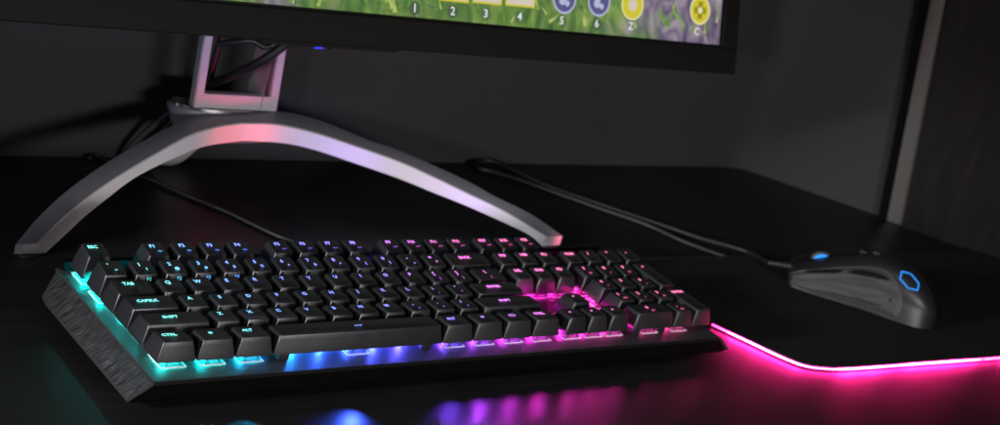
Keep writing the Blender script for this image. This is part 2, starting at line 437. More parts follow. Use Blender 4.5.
for (r, u, w, h, leg, sub) in KEYS:
    gk = (r, w, h)
    if gk not in _cg: _cg[gk] = cap_geom(*gk)
    x0, y0 = u*U, YR[r]*U
    jit = random.uniform(-.12, .12)
    name = 'spacebar' if leg == '#SPACE' else 'keycap'
    cap = link(bpy.data.objects.new(name, _cg[gk]), kb)
    cap.location = Vector((x0, y0, jit))*MM+KO
    cap.rotation_euler = (random.uniform(-.006, .006), random.uniform(-.006, .006) if w < 2 else 0, random.uniform(-.008, .008) if w < 2 else 0)
    lu = u+.3*r+(w-1)*.3
    # frame of the top face
    ty0, ty1 = 1.9, h*U-3.6
    zf, zb = ZF[r], ZB[r if h == 1 else r+1]
    ang = math.atan2(zb-zf, ty1-ty0)
    def onto(cx, t, lift=.20, wide=w):
        y = ty0+(ty1-ty0)*t
        z = zf+(zb-zf)*t
        half = (wide*U-6.3)/2
        dx = cx-wide*U/2
        dd = -.42*(1-min(1, abs(dx)/6.5)**2)*.95 if wide < 1.6 else -.30*(1-abs(dx/half)**6)
        return Matrix.Translation(Vector((cx, y, z+dd+lift))*MM) @ Matrix.Rotation(ang, 4, 'X')
    cx = w*U/2
    t_l = .70 if h == 1 else .84
    if r == 0 and h == 1: t_l = .62
    if leg in ('SHIFT', 'CAPSLK', 'ENTER', 'BACK') and h == 1: t_l = .6
    if leg.startswith('#'):
        bmi = icon(leg, .95)
        me = mesh_from(bmi, 'legend', led_mat(lu, 'legend'))
        o = link(bpy.data.objects.new('legend', me), cap); o.matrix_local = onto(cx-(0 if leg == '#SPACE' else 1.0), .5 if leg == '#SPACE' else t_l)
    else:
        sz = 4.2 if len(leg) == 1 else (4.1 if len(leg) == 2 else 3.7)
        text_obj('legend', leg, sz, led_mat(lu, 'legend'), onto(cx-(1.6 if len(leg) < 2 else 1.0 if w < 1.2 else 2.0), t_l, .34 if len(leg) > 1 else .2), cap)
    if sub:
        if sub.startswith('#') and len(sub) > 1:
            me = mesh_from(icon(sub, .6), 'secondary_legend', led_mat(lu, 'legend2'))
            o = link(bpy.data.objects.new('secondary_legend', me), cap); o.matrix_local = onto(cx+.6, .28)
        elif r == 5:
            bmi = bmesh.new(); box(bmi, -1.6, 1.6, -.3, .3, 0, .08)
            if sub == '*': box(bmi, -.3, .3, -1.0, 1.0, .01, .07)
            o = link(bpy.data.objects.new('secondary_legend', mesh_from(bmi, 'secondary_legend', led_mat(lu, 'legend2'))), cap)
            o.matrix_local = onto(cx+2.0, .34)
        else:
            text_obj('secondary_legend', sub, 3.0 if len(sub) == 1 else 1.9, led_mat(lu, 'legend' if r == 4 and u < 14 else 'legend2'), onto(cx+1.6 if r == 4 else cx+.4, .38 if r == 4 else .28), cap)
    if r == 4 and leg in '1234' and u < 6:
        yy = .5+(1.9-.5)*.45
        slope = math.atan2(ZF[4]-3.2, 1.4)
        Mx = Matrix.Translation(Vector((cx+1.2, 1.28, 12.5))*MM) @ Matrix.Rotation(slope, 4, 'X')
        text_obj('side_legend', 'P'+leg, 3.2, led_mat(lu, 'legend2'), Mx, cap)
    # switch under the cap
    cy = h*U/2
    sw = link(bpy.data.objects.new('switch', HG), kb); sw.location = Vector((x0+cx, y0+cy, PD))*MM+KO
    st = link(bpy.data.objects.new('switch_stem', STEM), sw)
    link(bpy.data.objects.new('housing_rim', RIM), sw)
    me = LG.copy(); me.materials.append(led_mat(u+w/2, 'led')); link(bpy.data.objects.new('led', me), sw)
    if u == 0:  # glowing bar added to throw teal light on the desk at the left
        o = link(bpy.data.objects.new('added_glow_bar', glow_bar_mesh(0, 1)), sw); o.location = (-(cx-9.5)*MM, 0, 0)
    pl = bpy.data.lights.new('key_light', 'POINT'); pl.energy = KEY_W*(1 if u < 11 else .7 if u < 14 else .55 if u < 18 else .40); pl.color = led_col(u+w/2); pl.shadow_soft_size = .0012
    po = link(bpy.data.objects.new('key_light', pl), sw); po.location = (0, .0045, .0028)
    if w >= 2 and leg != '#SPACE' or leg == '#SPACE':
        for dx in ((-50, 50) if leg == '#SPACE' else (-11.9, 11.9)):
            o = link(bpy.data.objects.new('stabiliser', STAB), kb); o.location = Vector((x0+cx+dx, y0+cy, PD))*MM+KO
    # flyouts: the long bar has extra diodes beneath its length
    if leg == '#SPACE':
        for dx in (-38, -19, 19, 38):
            pl = bpy.data.lights.new('key_light', 'POINT'); pl.energy = KEY_W; pl.color = led_col(u+w/2+dx/U); pl.shadow_soft_size = .0012
            po = link(bpy.data.objects.new('key_light', pl), kb); po.location = Vector((x0+cx+dx, y0+cy+4.5, PD+2.8))*MM+KO
        for dx in ():
            me = LG.copy(); me.materials.append(led_mat(u+w/2+dx/U, 'led'))
            o = link(bpy.data.objects.new('led', me), kb); o.location = Vector((x0+cx+dx, y0+cy+8, 0))*MM+KO

# keyboard cable
def zc(p, dz): return Vector((p.x, p.y, p.z+dz))
bm = bmesh.new()
path = [at(x, y, 2, DZ+2) for x, y in ((90, 158), (95, 155), (104, 159), (112, 170), (130, 175), (150, 179), (175, 190), (200, 201), (225, 211), (250, 223), (278, 236), (300, 243), (320, 250))]
tube(bm, catmull(path, 6), 1.6)
o = obj('cable', bm, M_CABLE, kb); o.location = Vector((0, 0, -DZ))*MM

# ================================================================== DESK, WALLS
def deskp(px, py): return at(px, py, 2, DZ)
A, B = Vector((840, 356.4, DZ)), Vector((999.3, 132.4, DZ))
dAB = (B-A).normalized()
bl = Vector((44.2, 341.1, DZ)); dbk = (A-bl).normalized()
E_ = B+dAB*900
L_ = bl-dbk*900
desk_poly = [A, E_, Vector((E_.x, -1200, DZ)), Vector((L_.x, -1200, DZ)), L_]
bm = bmesh.new(); poly_slab(bm, desk_poly, (0, 0, -28))
tag(obj('desk', bm, deskmat()), 'dark wooden desk top with a satin surface reflecting coloured light', 'desk')
# back wall and side wall with a softly rounded inside corner
off = 4.0
nb = Vector((-dbk.y, dbk.x, 0)); ns = Vector((-dAB.y, dAB.x, 0))
if nb.y < 0: nb = -nb
if ns.x < 0: ns = -ns
line = [L_+nb*off]
c1 = A+nb*off+dAB*0
c1 = A+nb*off+dbk*((ns*off-nb*off).dot(ns)/dbk.dot(ns)); c0 = c1-dbk*25; c2 = c1+dAB*25
line += [c0*(1-t)**2+c1*2*t*(1-t)+c2*t*t for t in [i/10 for i in range(11)]]
line += [E_+ns*off]
bm = bmesh.new()
rings(bm, [[(p.x, p.y, -700) for p in line], [(p.x, p.y, 1500) for p in line]], closed=False)
W = obj('wall', bm, wallmat('wall_paint', (.032, .0325, .0325), .11), smooth=60); tag(W, kind='structure')

# leaning wooden board with a grey edging strip, against the side wall
o0 = A; nrm = ns
def wp(px, py, k=0): return at_plane(px, py, A+ns*0-ns*k, ns)
bt, bb = wp(948, 0, 4), wp(903.5, 222, 4)
st_, sb_ = wp(930, 0, 4), wp(886.5, 219.5, 4)
lean = (bt-bb).normalized()
hz = dAB
def extend(p, d, z): return p+d*((z-p.z)/d.z)
bm = bmesh.new()
b0 = extend(bb, lean, DZ+.5); b1 = extend(bb, lean, 700)
poly_slab(bm, [b0, b0+hz*600, b1+hz*600, b1], ns*-9)
board = empty('wooden_board', b0); tag(board, 'dark brown wooden board with a grey metal edging strip leaning on the right wall', 'board')
o = obj('panel', bm, woodmat(), board); o.location = -b0*MM
leanS = (st_-sb_).normalized()
s0 = extend(sb_, leanS, DZ+.5); s1 = extend(sb_, leanS, 700)
bm = bmesh.new()
# a half-round strip
pr = []
for k in range(9):
    a = math.pi*k/8
    t = .5-.5*math.cos(a); h_ = 3+1.5*math.sin(a)**.5
    pr.append((t, h_))
lo = [s0.lerp(b0, t)-ns*h_ for t, h_ in pr]+[b0+ns*1, s0+ns*1]
hi = [s1.lerp(b1, t)-ns*h_ for t, h_ in pr]+[b1+ns*1, s1+ns*1]
rings(bm, [lo, hi])
o = obj('edging_strip', bm, pmat('strip_metal', (.062, .059, .052), .5, .3, scale=200, bump=.2), board, 40); o.location = -b0*MM

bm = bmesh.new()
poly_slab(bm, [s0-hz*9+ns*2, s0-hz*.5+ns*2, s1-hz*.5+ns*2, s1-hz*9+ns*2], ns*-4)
o = obj('shadow_strip', bm, M_CASE, board); o.location = -b0*MM  # black strip put in as the shaded gap beside the edging

# ================================================================== MOUSE PAD
PZ = 3.2
pad = empty('mouse_pad', (600, 40, DZ)); tag(pad, 'black cloth mouse pad with a glowing pink edge, right of the keyboard', 'mouse pad')
raw = [Vector((x, y, 0)) for x, y in ((476.5, 37), (482.5, 21), (488.5, 6), (494, -9), (499.5, -21), (507, -31), (521, -37.5), (550, -42), (640, -45.4), (736.7, -49.3), (980, -58))]
outer = catmull(raw, 6)
tail = [Vector((1000, 145, 0)), Vector((800, 147.5, 0)), Vector((640, 149.5, 0)), Vector((478, 152, 0)), Vector((465, 140, 0)), Vector((465, 80, 0))]
poly = outer+tail
def inset(P, d):
    n = len(P); out = []
    for i in range(n):
        a = (P[i]-P[i-1]).normalized(); b = (P[(i+1) % n]-P[i]).normalized()
        t = (a+b).normalized(); out.append(P[i]+Vector((-t.y, t.x, 0))*d)
    return out
bm = bmesh.new()
lp = lambda P, z: [(p.x, p.y, DZ+z) for p in P]
rings(bm, [lp(inset(poly, 2.2), .25), lp(inset(poly, 2.0), 1.2), lp(inset(poly, 2.0), PZ-.3), lp(inset(poly, 2.5), PZ)])
o = obj('cloth_surface', bm, padmat(), pad); o.location = Vector((-600, -40, -DZ))*MM
# glowing tube along the edge, seam behind it
bm = bmesh.new()
ep = [Vector((p.x, p.y, DZ+2.2)) for p in inset(poly, 1.1)[:len(outer)]]
ep[0] = ep[0]+Vector((0, 0, 0))
tube(bm, ep, .55, 8, True)
STRIP = emat('pad_edge_light', (1., .05, .30), 7.)
def strip_mat():
    m, nt, out = new_mat('pad_edge_light'); n = N(nt)
    lw = n('LayerWeight', {'Blend': .35})
    c = ramp(n, lw.outputs['Facing'], [(.0, (1., .020, .25)), (.6, (1., .016, .22))])
    tc = n('TexCoord')
    nz = n('TexNoise', {'Vector': tc.outputs['Object'], 'Scale': 32., 'Detail': 2.})
    mr = n('MapRange', {'Value': nz.outputs['Fac'], 1: .34, 2: .66, 3: 25., 4: 290.})
    e = n('Emission', {'Color': c, 'Strength': mr.outputs[0]}); nt.links.new(e.outputs[0], out.inputs[0]); return m
o = obj('light_strip', bm, strip_mat(), pad, 180); o.location = Vector((-600, -40, -DZ))*MM
bm = bmesh.new()
ep = [Vector((p.x, p.y, DZ+PZ+.05)) for p in inset(poly, 3.6)]; ep.append(ep[0])
tube(bm, ep, .45, 6, False)
o = obj('stitched_seam', bm, M_CABLE, pad); o.location = Vector((-600, -40, -DZ))*MM

# ================================================================== MOUSE
MZ = DZ+PZ+.2
MP = Vector((683, 61, MZ)); MR = math.radians(43)
mouse = empty('computer_mouse', MP, MR); tag(mouse, 'black mouse with textured thumb grip and blue lit wheel and hexagon outline, on the pad', 'mouse')
# stations: y (front + .. rear -), left half width, right half width, top height, base inset
ST = [(63.5, 22, 22, 9, 12), (61.5, 26, 26, 13.5, 13), (55, 28.5, 28.5, 18.5, 13), (40, 30, 29.5, 27, 12), (22, 29.5, 29, 35.5, 11), (4, 29, 30, 41.5, 10),
      (-12, 30, 31.5, 43, 9), (-28, 32, 33, 40, 8), (-42, 32, 33, 33.5, 7), (-52, 29, 30, 25.5, 6), (-59, 23, 24, 17, 5), (-62.6, 14, 15, 9, 4), (-63.6, 5, 5, 5, 3)]
def stat(u):
    x = u*(len(ST)-1); i = min(int(x), len(ST)-2); t = x-i
    P = [ST[max(i-1, 0)], ST[i], ST[i+1], ST[min(i+2, len(ST)-1)]]
    return [.5*((2*P[1][k])+(P[2][k]-P[0][k])*t+(2*P[0][k]-5*P[1][k]+4*P[2][k]-P[3][k])*t*t+(3*P[1][k]-P[0][k]-3*P[2][k]+P[3][k])*t**3) for k in range(5)]
def MS(u, v, off=0):
    def raw_(u, v):
        y, wl, wr, h, _ = stat(min(max(u, 0), 1))
        a = v*math.pi/2                      # v -1..1 : left base .. right base
        w = wl if v < 0 else wr
        sx = math.copysign(abs(math.sin(a))**.62, a); cz = max(0, math.cos(a))**.62
        pinch = 1-.13*math.sin(min(1, abs(v)*1.0)*math.pi)*0
        flare = 1+.04*(1-cz)
        bz = 1.2
        side = -.10*w*(1-abs(2*cz-.9)) if 0 < cz < .95 else 0
        x = sx*w*flare + (-side if v < 0 else side)*min(1, abs(v)*1.2)*.8
        return Vector((x, y, bz+(h-bz)*cz))
    p = raw_(u, v)
    if off:
        e = .004
        du = raw_(min(u+e, 1), v)-raw_(max(u-e, 0), v); dv = raw_(u, min(v+e, 1))-raw_(u, max(v-e, -1))
        n = dv.cross(du)
        if n.length > 1e-9:
            n.normalize()
            c = Vector((0, p.y, 10))
            if n.dot(p-c) < 0: n = -n
            p = p+n*off
    return p
bm = bmesh.new()
NU, NV = 72, 48
loops = []
for i in range(NU+1):
    u = i/NU
    row = [MS(u, -1+2*j/NV) for j in range(NV+1)]
    y, wl, wr, h, b = stat(u)
    row += [Vector((wr*.8, y*.985, .2)), Vector((-wl*.8, y*.985, .2))]
    loops.append(row)
rings(bm, loops)
M_MOUSE = pmat('mouse_shell', (.015, .0145, .016), .40, spec=.4, scale=900, bump=.2, rvar=.04)
obj('body', bm, M_MOUSE, mouse, 50)
def patch(name, mat, u0, u1, lo, hi, off=.5, n=28, m=8, bump=None):
    bm = bmesh.new(); g = []
    for i in range(n+1):
        t = i/n; u = u0+(u1-u0)*t; a, b = lo(t), hi(t)
        col = []
        for j in range(m+1):
            s = j/m; edge = i in (0, n) or j in (0, m)
            col.append(bm.verts.new(MS(u, a+(b-a)*s, -.35 if edge else off)))
        g.append(col)
    for i in range(n):
        for j in range(m): bm.faces.new((g[i][j], g[i+1][j], g[i+1][j+1], g[i][j+1]))
    return obj(name, bm, mat, mouse, 60)
def gripmat():
    m, nt, out = new_mat('grip_rubber'); n = N(nt)
    tc = n('TexCoord')
    v = n('TexVoronoi', {'Vector': tc.outputs['Object'], 'Scale': 520., 'Randomness': .12}, feature='DISTANCE_TO_EDGE')
    bp = n('Bump', {'Strength': 1., 'Distance': .0006, 'Height': v.outputs['Distance']})
    c = ramp(n, v.outputs['Distance'], [(.02, (.006, .006, .006)), (.25, (.030, .029, .031))])
    b = n('BsdfPrincipled', {'Base Color': c, 'Roughness': .5, 'Normal': bp.outputs[0]})
    nt.links.new(b.outputs[0], out.inputs[0]); return m
M_SURR = pmat('surround_plastic', (.018, .0175, .019), .5)
bell = lambda t, p=4: (1-abs(2*t-1)**p)
fall = lambda t, a=.72, k=.42: k*max(0, (t-a)/(1-a))**2.6
s_hi = lambda t: -.46-.14*(1-t)**3-fall(t)
g_hi = lambda t: -.66-.07*math.exp(-((t-.42)/.22)**2)-.02*(1-t)-fall(t, .66, .27)
patch('grip_surround', M_SURR, .03, .585, lambda t: -.997, s_hi, .8, 48, 20)
patch('thumb_grip', gripmat(), .065, .545, lambda t: -.975+.22*(1-bell(t, 14)), g_hi, 1.5, 48, 20)
bm = bmesh.new()
tube(bm, [MS(.03+.555*t, s_hi(t), .9) for t in [i/60 for i in range(60)]]+[MS(.583, s_hi(1)+(-.97-s_hi(1))*t, .9) for t in [i/12 for i in range(13)]], .5, 8)
obj('side_rim', bm, pmat('rim_plastic', (.075, .073, .078), .3), mouse, 60)
gl = pmat('gloss_black', (.006, .006, .007), .18)
patch('thumb_button', gl, .175, .325, lambda t: -.585-.055*bell(t, 3)*(.5+.5*t), lambda t: -.585+.075*bell(t, 4), 2.2, 18, 8)
patch('thumb_button', gl, .335, .515, lambda t: -.60-.055*bell(t, 3), lambda t: -.585+.085*bell(t, 4)-.05*t, 2.2, 18, 8)
# split line between the two main buttons and the channel for the wheel
patch('wheel_channel', gl, .03, .42, lambda t: -.09*bell(t, 8), lambda t: .09*bell(t, 8), .15, 24, 6)
# scroll wheel
bm = bmesh.new()
wc = MS(.25, 0)
ring = []
for k in range(32):
    a = 2*math.pi*k/32
    ring.append([Vector((x, wc.y+math.cos(a)*r, wc.z-6.5+math.sin(a)*r)) for x, r in ((-3.6, 8.6), (-2.2, 10.4), (2.2, 10.4), (3.6, 8.6))])
rows = [[bm.verts.new(p) for p in c] for c in ring]
for i in range(32):
    for j in range(3): bm.faces.new((rows[i][j], rows[(i+1) % 32][j], rows[(i+1) % 32][j+1], rows[i][j+1]))
bm.faces.new([r[0] for r in rows]); bm.faces.new([r[3] for r in reversed(rows)])
wh = obj('scroll_wheel', bm, M_BLACKP, mouse, 40)
BLUE = emat('mouse_blue_light', (.03, .30, 1.), 1.5)
for x in (-4.2, 4.2):
    bm = bmesh.new()
    rings(bm, [[(x+dx, wc.y+math.cos(a)*rr, wc.z-6.5+math.sin(a)*rr) for a in [2*math.pi*k/28 for k in range(28)]] for dx, rr in ((-.5, 8.2), (.5, 8.2))])
    obj('light_ring', bm, BLUE, wh)
# sensitivity buttons behind the wheel
for u in (.385, .435):
    bm = bmesh.new(); c = MS(u, 0, .6); box(bm, -3, 3, c.y-3, c.y+3, c.z-1.5, c.z+1.4, .8)
    obj('small_button', bm, M_BLACKP, mouse)
# lit outline of a hexagonal emblem on the palm rest
bm = bmesh.new()
hexp = [(.545, -.49), (.545, -.30), (.59, -.20), (.635, -.30), (.635, -.49), (.59, -.58)]
P = []
for (a, b), (c, d) in zip(hexp, hexp[1:]+hexp[:1]):
    for k in range(6):
        t = k/6; P.append(MS(a+(c-a)*t, b+(d-b)*t, .25))
P.append(P[0])
tube(bm, P, .42, 6, False)
obj('emblem_light', bm, BLUE, mouse)
# cable of the mouse, with a strain relief; loops behind and returns under the pad's rear edge
Rm = Matrix.Rotation(MR, 3, 'Z')
start = MP+Rm @ Vector((0, 62, 9))
bm = bmesh.new()
a1 = [start, start+Rm @ Vector((0, 16, -3.5))]
tube(bm, [start, start+Rm @ Vector((0, 8, -1)), start+Rm @ Vector((0, 20, -3))], lambda t: 3.4-1.1*t, 10)
o = obj('strain_relief', bm, M_BLACKP); o.parent = mouse; o.matrix_parent_inverse = (Matrix.Translation(MP*MM) @ Matrix.Rotation(MR, 4, 'Z')).inverted()
bm = bmesh.new()
cp = [start+Rm @ Vector((0, 19, -3))]
for (x, y, h_) in ((745, 251, 4.5), (700, 238, 3.2), (665, 226, 2.6), (630, 214.5, 2.6), (590, 201, 2.6), (550, 187, 2.6), (515, 171, 2.6), (498, 163, 2.6), (484, 159.5, 2.6), (476, 162, 2.6), (478, 168, 2.6),
                   (492, 171.5, 2.6), (520, 180, 2.6), (555, 192.5, 2.6), (600, 208.5, 2.6), (645, 224, 2.8), (685, 242, 2.8), (726, 257, 2.2)):
    cp.append(at(x, y, 2, DZ+h_))
tube(bm, catmull(cp, 6), 2.2, 10)
o = obj('cable', bm, M_CABLE, None, 60); o.parent = mouse; o.matrix_parent_inverse = (Matrix.Translation(MP*MM) @ Matrix.Rotation(MR, 4, 'Z')).inverted()

# ================================================================== MONITOR
YH = 275.0
mon = empty('monitor', (190, YH, DZ)); tag(mon, 'wide black monitor on a silver arched stand, showing a green game scene with numbered icons', 'monitor')
MOFF = Vector((-190, -YH, -DZ))*MM
def mobj(name, bm, mat, parent=mon, smooth=None):
    o = obj(name, bm, mat, parent, smooth)
    if parent is mon: o.location = MOFF
    return o
def interp(P, t):
    """point at normalised arc length t on a smoothed polyline"""
    Q = catmull([Vector((*p, 0)) for p in P], 8)
    d = [0]
    for a, b in zip(Q, Q[1:]): d.append(d[-1]+(b-a).length)
    s = t*d[-1]
    for i in range(len(d)-1):
        if d[i+1] >= s or i == len(d)-2:
            k = (s-d[i])/max(1e-9, d[i+1]-d[i]); return Q[i].lerp(Q[i+1], min(1, k))
creL = [(38, 243.7), (56.5, 224.7), (84.7, 200.7), (118.6, 176.7), (164.7, 149.3), (193, 134.4), (220, 126.5), (242, 123.3)]
botL = [(46.6, 253), (63.6, 237.5), (84.7, 217.7), (107.3, 199.5), (136.5, 177.6), (179, 157.0), (207, 147.0), (242, 142)]
outL = [(15.5, 244.5), (39.5, 216), (70.6, 188), (107, 162.6), (136.5, 145), (167.6, 128), (200, 115), (240, 109)]
creR = [(242, 123.3), (276.5, 124.5), (313, 132.4), (347, 143.3), (397, 161), (432, 176.5), (470, 194.8), (507, 213), (546, 237)]
botR = [(242, 142), (282, 144.2), (313, 150.7), (350, 162.6), (397, 178.8), (432, 193), (470, 208.2), (507, 224.7), (530, 236), (541, 246.2)]
outR = [(240, 109), (276.5, 111), (305, 116), (333, 125.3), (370, 140.8), (390, 147), (432, 164.7), (470, 182.4), (495, 196.5), (530.6, 214), (562.5, 236)]
def yplan(t, yt): return yt+(YH-yt)*(1-(1-t)**1.25)
ZT = DZ
sections = []
yL = at(46.6, 253.2, 2, DZ+.8).y; yR = at(541, 246.2, 2, DZ+.8).y
n1 = 26
for i in range(n1+1):
    t = i/n1; y = yplan(t, yL)
    b = interp(creL, t); c = interp(botL, t); a = interp(outL, t)
    Bp = at(b.x, b.y, 1, y); Cp = at(c.x, c.y, 1, y); Ap = at(a.x, a.y, 2, Bp.z+1)
    sections.append((Ap, Bp, Cp))
n2 = 34
for i in range(1, n2+1):
    t = 1-i/n2; y = yplan(t, yR)
    b = interp(creR, i/n2); c = interp(botR, i/n2); a = interp(outR, i/n2)
    Bp = at(b.x, b.y, 1, y); Cp = at(c.x, c.y, 1, y); Ap = at(a.x, a.y, 2, Bp.z+1)
    sections.append((Ap, Bp, Cp))
bm = bmesh.new(); loops = []
for (Ap, Bp, Cp) in sections:
    th = max(4.0, (Bp.z-Cp.z))
    Dp = Vector((Ap.x, Ap.y, max(DZ+.8, Ap.z-th)))
    Cq = Vector((Cp.x, Cp.y, max(DZ+.8, Cp.z)))
    # softened edges: B split into two, C split into two
    loops.append([Ap, Bp.lerp(Ap, .06), Bp+Vector((0, -.2, -.6)), Cq.lerp(Bp, .08)+Vector((0, -.2, 0)), Cq.lerp(Dp, .05), Dp])
rings(bm, loops)
bm.faces.ensure_lookup_table()
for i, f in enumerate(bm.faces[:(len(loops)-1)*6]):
    f.material_index = 1 if i % 6 in (1, 2, 3) else 0  # front edge takes the paler metal, the other sides the darker grey
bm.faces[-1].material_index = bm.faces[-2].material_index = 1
ab = mobj('arched_base', bm, M_STANDGREY, smooth=35)
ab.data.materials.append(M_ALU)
for q in (sections[0], sections[-1]):
    bm = bmesh.new(); c = (q[0]+q[2])/2; lathe(bm, [(7, -.1), (7, 1.0)], (c.x, c.y+3, DZ), 20)
    mobj('rubber_foot', bm, M_BLACKP)
# hub, rear leg, column
hc = Vector(((at(180, 108, 1, 297).x+at(279, 114, 1, 297).x)/2, 302, 0))
hz_ = at(232, 112, 1, 295).z
bm = bmesh.new()
def ell(a, b, z, cx=hc.x, cy=hc.y, n=40, p=1.0): return [(cx+a*math.cos(2*math.pi*k/n), cy+b*math.sin(2*math.pi*k/n), z) for k in range(n)]
rings(bm, [ell(36, 10, hz_-26, hc.x+6, 308), ell(45, 17, hz_-15, hc.x+6, 309), ell(45, 17, hz_-8, hc.x+3, 309.5), ell(45, 17, hz_-1.5, hc.x, 310), ell(42, 16, hz_, hc.x, 310)])
mobj('hub', bm, pmat('hub_aluminium', (.14, .14, .17), .42), smooth=50)
bm = bmesh.new(); rings(bm, [ell(42, 18, hz_-.5, hc.x, 309), ell(42, 18, hz_+1.6, hc.x, 309), ell(40.5, 17, hz_+2.2, hc.x, 309)])
mobj('silver_collar', bm, M_CHROME, smooth=40)
bm = bmesh.new()
rl = [Vector((hc.x-6, 292, hz_-12)), Vector((hc.x-14, 315, hz_-30)), Vector((hc.x-20, 330, DZ+8)), Vector((hc.x-22, 338, DZ+4))]
tube(bm, catmull(rl, 6), lambda t: 17-5*t, 16, True, .45)
mobj('rear_leg', bm, M_ALU, smooth=50)
# column: upright frame with an open window for cables
cyf = 293.0
def cp_(x, y, yy=cyf): return at(x, y, 1, yy)
ol0, or0 = cp_(189, 105).x, cp_(275, 113).x
zc0 = hz_+2.5
zt = 265
colx = [(190.5, 105, 201, 40), (277, 108, 290, 52)]
xl0, xl1 = cp_(194, 105).x, cp_(204, 40).x
xr0, xr1 = cp_(277, 110).x, cp_(286, 52).x
zA, zB = cp_(194, 105).z, cp_(204, 40).z
def edge(xa, xb, z): return xa+(xb-xa)*(z-zA)/(zB-zA)
dep = 8
bm = bmesh.new()
zw0, zw1 = cp_(236, 95.5).z, 225
wl_, wr_ = (lambda z: edge(xl0, xl1, z)+6.0), (lambda z: edge(xr0, xr1, z)-6.0)
def quadbox(x0a, x1a, x0b, x1b, z0, z1, y0=cyf, y1=cyf+dep, bev=1.2):
    r = bmesh.new()
    vs = [r.verts.new(p) for p in ((x0a, y0, z0), (x1a, y0, z0), (x1a, y1, z0), (x0a, y1, z0), (x0b, y0, z1), (x1b, y0, z1), (x1b, y1, z1), (x0b, y1, z1))]
    for f in ((0, 1, 2, 3), (4, 5, 6, 7), (0, 1, 5, 4), (1, 2, 6, 5), (2, 3, 7, 6), (3, 0, 4, 7)): r.faces.new([vs[i] for i in f])
    bmesh.ops.recalc_face_normals(r, faces=r.faces)
    if bev: bmesh.ops.bevel(r, geom=r.edges[:], offset=bev*.6, segments=3, affect='EDGES')
    me = bpy.data.meshes.new('t'); r.to_mesh(me); r.free(); bm.from_mesh(me); bpy.data.meshes.remove(me)
zt = 262
quadbox(edge(xl0, xl1, zc0), wl_(zc0)+1, edge(xl0, xl1, zt), wl_(zt)+1, zc0, zt)
quadbox(wr_(zc0)-1, edge(xr0, xr1, zc0), wr_(zt)-1, edge(xr0, xr1, zt), zc0, zt)
quadbox(wl_(zc0)-.5, wr_(zc0)+.5, wl_(zw0)-.5, wr_(zw0)+.5, zc0+.15, zw0, cyf+.15, cyf+dep-.15, .8)
quadbox(wl_(zw1)-.5, wr_(zw1)+.5, wl_(zt)-.5, wr_(zt)+.5, zw1, zt-.15, cyf+.15, cyf+dep-.15, .8)
mobj('column', bm, M_ALUTOP, smooth=40)
bm = bmesh.new()
ra, rb = at(246, 92, 1, 318), at(263, 92, 1, 294)
arc = [Vector((ra.x+(rb.x-ra.x)*t, 318-26*t**2, 0)) for t in [i/8 for i in range(9)]]
rings(bm, [[(p.x, p.y, zc0+1) for p in arc]+[(p.x+1, p.y+3, zc0+1) for p in reversed(arc)], [(p.x+4, p.y, 200) for p in arc]+[(p.x+5, p.y+3, 200) for p in reversed(arc)]])
mobj('rear_cover', bm, M_ALUTOP, smooth=40)
# cables through the window (power and video of the monitor)
def pth(L): return [at(x, y, 1, yy) for x, y, yy in L]
bm = bmesh.new(); tube(bm, catmull(pth([(228, 20, 310), (219, 45, 312), (214, 62, 314), (209, 80, 318), (200, 92, 325), (178, 106, 330), (158, 122, 332)]), 8), 2.6)
tube(bm, catmull(pth([(158, 122, 332), (140, 138, 335), (128, 152, 337), (122, 166, 339)]), 8), 2.6)
mobj('power_cable', bm, M_CABLE, smooth=60)
bm = bmesh.new(); tube(bm, catmull(pth([(300, 30, 258), (283, 46, 262), (258, 63, 270), (232, 76, 292), (212, 84, 316), (196, 96, 328), (176, 116, 334), (160, 134, 336), (150, 150, 338)]), 8), 3.4)
mobj('video_cable', bm, M_CABLE, smooth=60)
bm = bmesh.new(); tube(bm, catmull(pth([(219, 44, 270), (235, 42, 262), (252, 41, 258), (264, 47, 256), (274, 44, 256), (285, 38, 252)]), 8), 2.2)
mobj('cable', bm, M_CABLE, smooth=60)

# head of the monitor, tilted back
tilt = math.atan2(20, 60)
C0 = at(735.5, 74.5, 1, 205)
Lf = at(0, 20.5, 1, 205)
xa = (C0-Vector((Lf.x, 205, Lf.z))).normalized()
ua = Vector((0, math.sin(tilt), math.cos(tilt))); ua = (ua-xa*ua.dot(xa)).normalized()
na = xa.cross(ua)          # towards the viewer (-y)
if na.y > 0: na = -na
def scr(px, py, d=0):
    """monitor-face coordinates (right, up) of a photo point"""
    q = at_plane(px, py, C0, na)-C0; return (q.dot(xa), q.dot(ua))
MT = Matrix((( xa.x, ua.x, na.x, C0.x*MM+MOFF.x), (xa.y, ua.y, na.y, C0.y*MM+MOFF.y), (xa.z, ua.z, na.z, C0.z*MM+MOFF.z), (0, 0, 0, 1)))
def hobj(name, bm, mat, parent=mon, smooth=None):
    o = obj(name, bm, mat, parent, smooth)
    o.matrix_local = MT if parent is mon else Matrix.Identity(4); return o
WID, HGT = 846.0, 372.0
s1 = scr(722, 46); s0 = scr(300, 9.5); s2 = scr(728, 0)
SB = (s1[1]+s0[1])/2; SR = s1[0]
print('screen bottom', s0, s1, 'right', s2)
